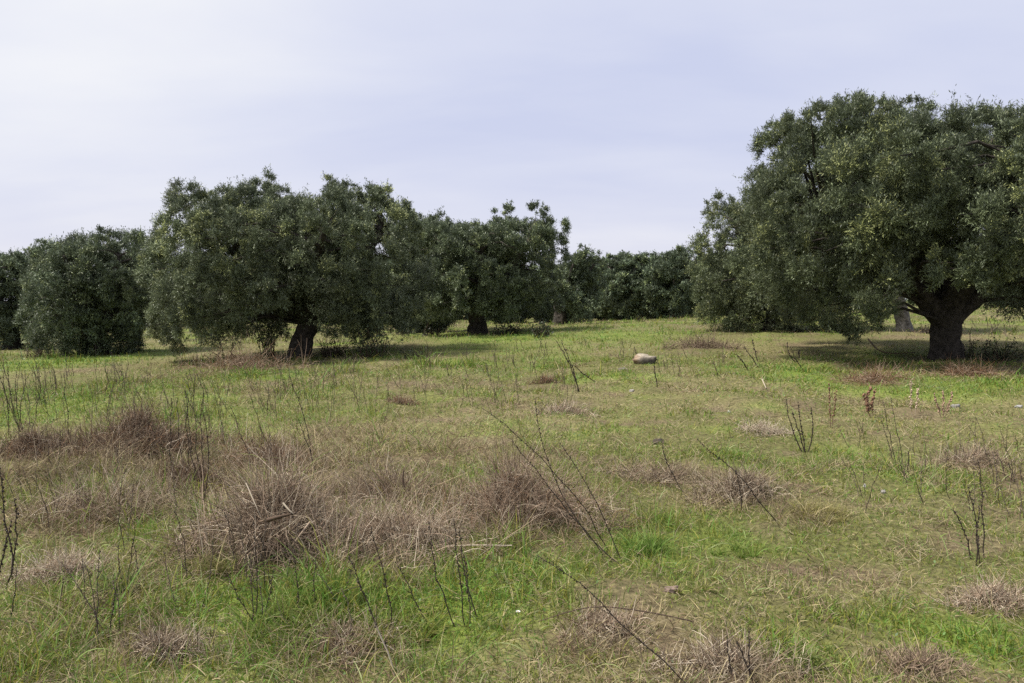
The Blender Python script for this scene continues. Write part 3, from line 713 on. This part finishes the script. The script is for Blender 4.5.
tussock(800, 668, 90, 36, 260, 'broad-bladed green tussock at bottom right of centre', GREEN * 1.2, OLIVE, .011)
tussock(735, 556, 50, 26, 240, 'loose pale green tuft beyond the red-brown bare soil', GREEN * 1.3, OLIVE * 1.2, .006)
tussock(120, 596, 46, 42, 180, 'upright blue-green blades right of the pale straw mat', np.array([.09, .15, .06]), GREEN, .009)
tussock(208, 575, 44, 40, 420, 'straw-tipped tuft at the left foot of the largest tangle', STRAW * .8, OLIVE, .004)
tussock(300, 628, 120, 46, 900, 'tall lush green tuft in front of the largest grey tangle', GREEN * 1.1, OLIVE, .007)
tussock(400, 636, 90, 38, 520, 'green tuft among the slanting foreground stalks', GREEN, MOSS, .006)
tussock(690, 590, 50, 30, 160, 'thin curling pale blades beside the brown stone', OLIVE * 1.4, STRAW, .005)

# ------------------------------------------------------------------ dry weed stalks
STEM = np.array([.05, .039, .031])
pod_rng = np.random.default_rng(5)
def one_stem(base, tip, r0, pods, col, parent, origin, pale_foot=0.0, bow=0.05, single=None, pod_size=1.0, branchy=0):
    """base, tip world points; adds stem mesh with its seed heads"""
    v = tip - base; L = np.linalg.norm(v)
    side = unit(np.cross(v, np.array([0, 1, 0.2]))) * L * bow * pod_rng.normal()
    t = np.linspace(0, 1, 9)
    wob = pod_rng.normal(size=(9, 3)) * L * .008; wob[0] = 0
    P = base + v * t[:, None] + side * (t * (1 - t) * 4)[:, None] + wob
    R = r0 * (1 - .65 * t)
    c = np.repeat(np.asarray(col)[None], 9, 0) if pale_foot == 0 else np.where((t < pale_foot)[:, None], PALE, col)
    g = single or Geo()
    a = np.arange(5) * 2 * math.pi / 5; T = unit(np.gradient(P, axis=0))
    u = unit(np.cross(T, np.array([.3, 1, .1]))); w = np.cross(T, u)
    V = P[:, None] + R[:, None, None] * (u[:, None] * np.cos(a)[None, :, None] + w[:, None] * np.sin(a)[None, :, None])
    idx = np.arange(45).reshape(9, 5); nx = np.roll(idx, -1, 1)
    g.add(V.reshape(-1, 3) - origin, [np.stack([idx[:-1], nx[:-1], nx[1:], idx[1:]], -1).reshape(-1, 4)], np.repeat(c, 5, 0))
    h = g if pod_size < 1.5 else (single or Geo())
    for k in range(branchy):                                   # side twigs
        tt = pod_rng.uniform(.4, .95) * 8; i = min(int(tt), 7); q = P[i] + (P[i + 1] - P[i]) * (tt - i)
        e = unit(T[i] + pod_rng.normal(size=3) * .55) * L * pod_rng.uniform(.08, .2)
        h.tubes(np.array([[q, q + e * .5, q + e]]) - origin, np.array([[r0 * .4, r0 * .3, r0 * .15]]), np.asarray(col)[None], 3)
    o = np.array([[1, 0, 0], [-1, 0, 0], [0, 1, 0], [0, -1, 0], [0, 0, 1.5], [0, 0, -1.2]], float)
    fo = np.array([[0, 2, 4], [2, 1, 4], [1, 3, 4], [3, 0, 4], [2, 0, 5], [1, 2, 5], [3, 1, 5], [0, 3, 5]])
    for k in range(pods):
        tt = (.28 + .72 * (k + pod_rng.random()) / pods) * 7.99; i = min(int(tt), 7); q = P[i] + (P[i + 1] - P[i]) * (tt - i)
        dr = unit(pod_rng.normal(size=3)); s = r0 * pod_rng.uniform(.8, 1.5) * pod_size
        h.add(o * s + q + dr * s * 1.1 - origin, [fo], np.asarray(col) * pod_rng.uniform(.7, 1.6))
    if single is None:
        st = g.obj('stem', M_TWIG, parent, smooth=True)
        if h is not g and h.n: h.obj('seed_head', M_TWIG, st)

def to_depth(px, py, d):
    r = ray(px, py); r = r * (d / r[1]); return np.array([r[0], r[1], CAMZ + r[2]])

def stalk(label, stems, r0=.0045, pods=22, col=STEM, pale=0., cat='dry weed', group=None, bow=.05, pod_size=1., branchy=3, name='weed_stalk'):
    """stems: (base x, base y, tip x, tip y) in photo pixels"""
    b0 = ground(stems[0][0], min(stems[0][1], 690)); root = empty(name, b0); tag(root, label, cat, group)
    for (x0, y0, x1, y1) in stems:
        b = ground(x0, y0); b = b - np.array([0, 0, .03]); d = b[1]
        tip = to_depth(x1, y1, d + pod_rng.uniform(-.12, .12) * (y0 - y1) * d / F)
        one_stem(b, tip, r0 * .85 * max(1, d / 9.5), int(pods * pod_rng.uniform(.8, 1.2)), col, root, b0, pale, bow, pod_size=pod_size, branchy=branchy)

stalk('thick dark stalk pair cut by the left edge of the foreground', [(14, 585, -4, 452), (-4, 600, 12, 520), (4, 590, 14, 500)], .006, 30)
stalk('fan of knobbly dark stems at the left edge, by the dark dead scrub', [(20, 432, -2, 372), (22, 434, 8, 366), (22, 432, 18, 362), (24, 434, 30, 372), (30, 432, 38, 366), (8, 440, 3, 376)], .006, 22)
stalk('lone upright stalk rising out of the long purple-brown mound', [(70, 452, 63, 374)], .006, 20)
stalk('tallest cluster of vertical dark stalks, left of the largest tangle', [(201, 516, 198, 372), (206, 500, 203, 392), (197, 492, 186, 388), (190, 478, 188, 392), (205, 488, 196, 378), (184, 470, 178, 396), (174, 480, 172, 398)], .0048, 30, bow=.03)
stalk('two thin slanting stalks rising through the brown scrub', [(257, 470, 231, 408), (262, 455, 248, 392)], .005, 20)
stalk('dark slanting stalk with kinked pale twig beside it, behind mauve scrub', [(312, 462, 290, 376), (318, 478, 298, 418)], .0055, 24, branchy=3)
stalk('slanting foreground stalk with pale bleached foot, left of centre', [(397, 678, 348, 556)], .0055, 30, pale=.5, branchy=4)
stalk('pair of thin dark slanting stalks just left of centre foreground', [(391, 632, 370, 528), (432, 632, 396, 562)], .004, 22, branchy=3)
stalk('dark upright stalk bundle in front of the pinkish straw heap', [(458, 628, 430, 520), (466, 628, 454, 518), (470, 632, 462, 548), (480, 620, 460, 530)], .0042, 28, branchy=2)
stalk('short straight dark stem standing in the tall lush green tuft', [(299, 622, 298, 582)], .004, 10)
stalk('thin dark stem leaning left across the grass below the largest tangle', [(268, 634, 226, 570)], .004, 16, branchy=3)
stalk('widest fan of long leaning stalks near the picture centre', [(627, 566, 536, 398), (624, 562, 560, 442), (612, 552, 484, 408), (606, 556, 512, 440)], .0042, 40, branchy=5, bow=.08)
stalk('pair of stalks slanting over the grey dome of dead twigs', [(782, 526, 700, 440), (690, 498, 662, 444), (742, 516, 735, 470)], .0048, 34, branchy=5)
stalk('V-shaped plant of stout dark stems on open grass, right', [(803, 452, 786, 400), (806, 453, 798, 402), (808, 452, 811, 408), (805, 452, 792, 412)], .0085, 16, branchy=2)
stalk('slim dark stalk pair among the reddish weeds, in front of the thick trunk', [(898, 466, 884, 402), (903, 462, 890, 396), (893, 460, 882, 420), (910, 478, 910, 448)], .005, 16, branchy=2)
stalk('group of knobbly dark stalks near the right edge, lower down', [(972, 560, 952, 508), (975, 566, 968, 488), (985, 558, 978, 458), (981, 564, 979, 506)], .0052, 30)
stalk('two stout dark stems at the bottom, rising from mixed dead twigs', [(738, 690, 726, 636), (752, 690, 750, 628), (756, 690, 736, 640)], .005, 10)
stalk('long dark stalk leaning far left across the bottom foreground', [(700, 690, 536, 552)], .0036, 44, branchy=7)
stalk('thin curved stalk leaning over the grass left of the V-shaped plant', [(792, 450, 756, 440)], .005, 6, bow=.2)
stalk('pair of crossing thin stalks between pale rock and picture centre', [(580, 392, 556, 340), (578, 392, 562, 344), (598, 382, 575, 366)], .008, 16, branchy=2)
stalk('single short dark stalk right below the pale rock', [(658, 388, 654, 366)], .008, 10)
stalk('leaning thin stalk pair left of the shaded green grass', [(760, 368, 744, 346), (758, 362, 752, 340), (748, 370, 736, 354)], .008, 10)
stalk('thin bare stems in dry grass left of the hanging right-hand foliage', [(798, 362, 788, 342), (800, 360, 799, 350), (806, 372, 790, 346)], .008, 10)
RUSTY = np.array([.17, .10, .065])
stalk('darkest rusty seed plume, leftmost of the reddish weeds', [(872, 418, 870, 388), (874, 416, 876, 390), (870, 416, 864, 394)], .006, 40, RUSTY, cat='dry weed', pod_size=2.2, name='dock_weed', branchy=6)
stalk('pale tan seed plume, second of the reddish weeds from the left', [(913, 418, 912, 380), (915, 416, 918, 388)], .005, 30, RUSTY * .6 + PALE * .5, pod_size=2.0, name='dock_weed', branchy=5)
stalk('broad flat-topped reddish weed, rightmost of its row', [(943, 420, 943, 392), (944, 418, 952, 392), (942, 418, 934, 394)], .005, 34, RUSTY * .6 + PINK * .5, pod_size=2.0, name='dock_weed', branchy=6)
stalk('thin reddish weed with small dark head, nearest the V-shaped plant', [(831, 428, 829, 384), (832, 426, 836, 392)], .0055, 26, RUSTY * .9, pod_size=1.8, name='dock_weed', branchy=4)

def small_stalks(label, group, xr, yr, n, hp, lean=.15, c=STEM):
    for k in range(n):
        x = pod_rng.uniform(*xr); y = pod_rng.uniform(*yr); b = ground(x, y); d = b[1]
        h = pod_rng.uniform(*hp); g = Geo()
        for j in range(pod_rng.integers(1, 4)):
            bb = b + np.array([pod_rng.normal() * .05, pod_rng.normal() * .05, -.03])
            tip = bb + np.array([pod_rng.normal() * lean * h - .1 * h, pod_rng.normal() * lean * h, h * pod_rng.uniform(.6, 1)])
            one_stem(bb, tip, .0032 * max(1, d / 10), 12, c * pod_rng.uniform(.8, 2.6), None, b, single=g, branchy=3)
        o = g.obj('weed_stalk', M_TWIG); o.location = b; tag(o, label, 'dry weed', group)
small_stalks('thin dry weed stem among many on the meadow before the dark left olive', 'thin stems before the dark left olive', (0, 165), (372, 445), 40, (.5, 1.0))
small_stalks('thin dry weed stem on the meadow in front of the wide bushy tree', 'thin stems before the wide bushy tree', (165, 400), (376, 445), 50, (.4, .9))
small_stalks('thin dry weed stem on the meadow before the upright middle tree', 'thin stems before the upright middle tree', (420, 600), (350, 410), 34, (.35, .75))
small_stalks('thin dry weed stem on pale grass below the distant tree row', 'thin stems below the distant tree row', (600, 740), (345, 380), 12, (.3, .6))
small_stalks('thin pale weed stem in straw grass behind the thick trunk', 'thin stems behind the thick trunk', (960, 1022), (326, 345), 12, (.4, .8), c=STEM * 2)
small_stalks('thin dark weed stem in the grass of the left foreground', 'thin stems in the left foreground', (20, 330), (470, 640), 30, (.3, .6))
small_stalks('thin dark weed stem in the grass near the right edge', 'thin stems near the right edge', (850, 1020), (420, 520), 24, (.25, .5))

# fallen sticks
def stick(label, pts, r, col, lift=.03):
    g = Geo(); q = []
    for (x, y, z) in pts:
        p = ground(x, y); p[2] += lift + z; q.append(p)
    o0 = q[0].copy(); g.limb([a - o0 for a in q], np.linspace(r, r * .5, len(q)), col, n=7, sub=4, gnarl=.1, seed=2)
    o = g.obj('fallen_stick', M_TWIG, smooth=True); o.location = o0; tag(o, label, 'stick')
stick('thin dark stick lying level across the grass under the long leaning stalk', [(694, 632, .02), (640, 628, .05), (590, 626, .06), (538, 630, .01)], .004, DARK * .8)
stick('pale grey twig lying along the bottom edge, right of centre', [(738, 676, .02), (705, 677, .03), (668, 676, .02)], .005, PALE * .8)
stick('pale dry stem lying beside the central reddish clump', [(512, 556, .03), (470, 557, .04), (432, 557, .03)], .004, PALE)
stick('straight thin stem lying level over grass in front of grey twig dome', [(760, 494, .05), (710, 492, .05), (660, 490, .03)], .004, MAUVE)
stick('dark curved fallen branch in the shade left of thick trunk', [(868, 350, .25), (878, 356, .12), (892, 358, .08), (915, 356, .05)], .02, DARK)
stick('pale broken twig on grass left of the shaded green strip', [(762, 384, .05), (766, 391, .02)], .012, PALE * .8)

# stones
def stone(label, px, py, wpx, hpx, col, seed, deep=.7, name='stone', flat=0, colfn=None):
    b = ground(px, py); s = b[1] / F; rx = wpx * s / 2; h = hpx * s
    g = Geo(); g.blob((0, 0, h * .12), (rx * .85, rx * deep * .85, h * .72), col, seed, .34, 26, flat, colfn)
    o = g.obj(name, M_STONE); q = b + np.array([0, rx * deep * .7, 0]); q[2] = float(terr(q[0], q[1])) + h * .08; o.location = q; tag(o, label, 'rock' if name == 'boulder' else 'stone')
def rockcol(V):
    n = vnoise(V[:, 0] * 3, V[:, 1] * 3 + V[:, 2] * 4, 5)
    c = np.repeat(np.array([[.33, .285, .22]]), len(V), 0)
    l = sstep(-.35, -.7, V[:, 0] + .35 * (n - .5))[:, None]
    c = c * (1 - l) + np.array([.30, .215, .145]) * l
    d = (sstep(.62, .3, V[:, 2] + .3 * (n - .5)) * sstep(-.45, -.1, V[:, 0]) * sstep(.1, -.3, V[:, 1] - .2 * V[:, 0]))[:, None]  # darker lower front right: shade under the slab painted into the colour
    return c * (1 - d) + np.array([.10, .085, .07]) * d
stone('flat pale boulder with orange left end lying on open grass', 646, 364, 32, 10, None, 12, .75, 'boulder', .98, rockcol)
stone('small dark clod on grass left of the grey twig dome', 659, 445, 15, 6, np.array([.075, .06, .05]), 5)  # a dark clod, built with the stone shape
stone('brown stone half sunk in grass at right of centre foreground', 673, 594, 20, 6, np.array([.22, .16, .13]), 7)
stone('tiny white stone on yellowish grass beside the yellowish tussock', 865, 488, 4, 3, np.array([.5, .48, .45]), 9)
stone('small grey stone right of the tiny white stone', 884, 494, 6, 4, np.array([.3, .28, .25]), 10)
stone('white stone on dry grass midway between pale boulder and V-shaped plant', 729, 413, 4, 2.5, np.array([.42, .40, .36]), 11)
stone('pale grey stone among reddish weeds in front of thick trunk', 957, 409, 12, 5, np.array([.27, .255, .235]), 14)
stone('pale stone cut by the right edge', 1020, 408, 8, 3, np.array([.36, .35, .34]), 15)
stone('small pale stone on the grass in front of the pale boulder', 632, 392, 6, 2.5, np.array([.38, .35, .31]), 16)
stone('greyish stone slab sunk in grass just left below the pale boulder', 622, 371, 12, 3, np.array([.17, .15, .125]), 17)
# a white flower
def flower(px, py):
    b = ground(px, py + 8); root = empty('white_flower', b); tag(root, 'single tiny white flower in grass at bottom centre', 'flower')
    top = to_depth(px, py, b[1]) - b
    g = Geo(); g.tubes(np.array([[np.zeros(3), top * .5 + .004, top]]), np.full((1, 3), .0015), OLIVE[None], 4); g.obj('stem', M_GRASS, root)
    g = Geo(); a = np.arange(9) * 2 * math.pi / 9; D = unit(np.stack([np.cos(a), np.sin(a), np.full(9, .3)], 1))
    g.leaves(np.repeat(top[None], 9, 0), D, np.tile([0, 0, 1.], (9, 1)), np.full(9, .015), np.full(9, .009), np.tile([.8, .8, .8], (9, 1)))
    g.blob(top + np.array([0, 0, .002]), (.004, .004, .003), np.array([.6, .4, .05]), 1, .05, 8); g.obj('blossom', M_STRAW, root)
flower(518, 612)

# ------------------------------------------------------------------ sky, sun, camera
SUN = unit(np.array([-.62, -.06, 1.0]))
elev = math.asin(SUN[2]); azim = math.atan2(SUN[0], SUN[1])
world = bpy.data.worlds.new('World'); scene.world = world; world.use_nodes = True
nt = world.node_tree; N = nt.nodes; Lk = nt.links
bg = N['Background']; bg.inputs['Strength'].default_value = .067
sky = N.new('ShaderNodeTexSky'); sky.sky_type = 'NISHITA'; sky.sun_disc = False
sky.sun_elevation = elev; sky.sun_rotation = azim; sky.air_density = 1.2; sky.dust_density = 2.0
tc = N.new('ShaderNodeTexCoord')
nrm = N.new('ShaderNodeVectorMath'); nrm.operation = 'NORMALIZE'; Lk.new(tc.outputs['Generated'], nrm.inputs[0])
sep = N.new('ShaderNodeSeparateXYZ'); Lk.new(nrm.outputs['Vector'], sep.inputs[0])
def math_n(op, a, b=None, clamp=False):
    m = N.new('ShaderNodeMath'); m.operation = op; m.use_clamp = clamp
    for i, v in enumerate((a, b)):
        if v is None: continue
        if isinstance(v, (int, float)): m.inputs[i].default_value = v
        else: Lk.new(v, m.inputs[i])
    return m.outputs[0]
zz = math_n('ADD', math_n('MAXIMUM', sep.outputs['Z'], 0.0), .22)
cx = math_n('DIVIDE', sep.outputs['X'], zz); cy = math_n('DIVIDE', sep.outputs['Y'], zz)
cmb = N.new('ShaderNodeCombineXYZ'); Lk.new(cx, cmb.inputs[0]); Lk.new(cy, cmb.inputs[1])
def cloud(scale, det, loc, sc=(1, 1, 1)):
    mp = N.new('ShaderNodeMapping'); mp.inputs['Location'].default_value = loc; mp.inputs['Scale'].default_value = sc
    Lk.new(cmb.outputs[0], mp.inputs['Vector'])
    n = N.new('ShaderNodeTexNoise'); n.inputs['Scale'].default_value = scale; n.inputs['Detail'].default_value = det; n.inputs['Roughness'].default_value = .5
    n.inputs['Distortion'].default_value = .3
    Lk.new(mp.outputs[0], n.inputs['Vector']); return n.outputs['Fac']
n1 = cloud(.75, 5, (3.1, 1.7, 0), (.8, 1.3, 1)); n2 = cloud(2.2, 5, (8.2, 4.4, 0), (.7, 1.4, 1))
dn = N.new('ShaderNodeVectorMath'); dn.operation = 'DOT_PRODUCT'; Lk.new(nrm.outputs['Vector'], dn.inputs[0])
gl = unit(np.array([-.43, .83, .42])); dn.inputs[1].default_value = tuple(gl)
glow = math_n('POWER', math_n('MAXIMUM', dn.outputs['Value'], 0.0), 30.0)
mixf = math_n('ADD', math_n('ADD', math_n('MULTIPLY', n1, .72), math_n('MULTIPLY', n2, .30)), math_n('MULTIPLY', glow, .38))
hz = math_n('POWER', math_n('SUBTRACT', 1.0, math_n('MAXIMUM', sep.outputs['Z'], 0.0)), 9.0)
mixf = math_n('ADD', mixf, math_n('MULTIPLY', hz, .10))
ramp = N.new('ShaderNodeValToRGB'); Lk.new(mixf, ramp.inputs['Fac'])
e = ramp.color_ramp.elements
e[0].position = .36; e[0].color = (.62, .665, .87, 1)
e[1].position = .95; e[1].color = (.95, .955, .98, 1)
k = e.new(.60); k.color = (.75, .78, .92, 1)
sc10 = N.new('ShaderNodeVectorMath'); sc10.operation = 'SCALE'; sc10.inputs['Scale'].default_value = 10.0
Lk.new(ramp.outputs['Color'], sc10.inputs[0])
mx = N.new('ShaderNodeMix'); mx.data_type = 'RGBA'; mx.inputs['Factor'].default_value = .92
hm = N.new('ShaderNodeMix'); hm.data_type = 'RGBA'; Lk.new(math_n('MULTIPLY', hz, .45), hm.inputs['Factor'])
Lk.new(sc10.outputs['Vector'], hm.inputs['A']); hm.inputs['B'].default_value = (8.9, 8.5, 9.1, 1)
Lk.new(sky.outputs['Color'], mx.inputs['A']); Lk.new(hm.outputs['Result'], mx.inputs['B'])
Lk.new(mx.outputs['Result'], bg.inputs['Color'])

sl = bpy.data.lights.new('sun', 'SUN'); sl.energy = 4.2; sl.angle = math.radians(12); sl.color = (1, .95, .86)
so = link(bpy.data.objects.new('sun', sl))
from mathutils import Vector
so.rotation_euler = Vector(SUN).to_track_quat('Z', 'Y').to_euler()

cam = bpy.data.cameras.new('camera'); cam.sensor_width = 36; cam.lens = F / W * 36; cam.clip_end = 6000; cam.clip_start = .05
co = link(bpy.data.objects.new('camera', cam)); co.location = (0, 0, CAMZ); co.rotation_euler = (math.pi / 2 - PITCH, 0, 0)
scene.camera = co
vs = scene.view_settings; vs.view_transform = 'Standard'; vs.look = 'None'; vs.exposure = .6; vs.gamma = 1; vs.use_curve_mapping = False
scene.render.engine = 'CYCLES'
scene.cycles.use_denoising = False
scene.cycles.max_bounces = 6; scene.cycles.diffuse_bounces = 3; scene.cycles.transmission_bounces = 4
scene.cycles.use_adaptive_sampling = True
scene.cycles.sample_clamp_indirect = 4; scene.cycles.sample_clamp_direct = 8
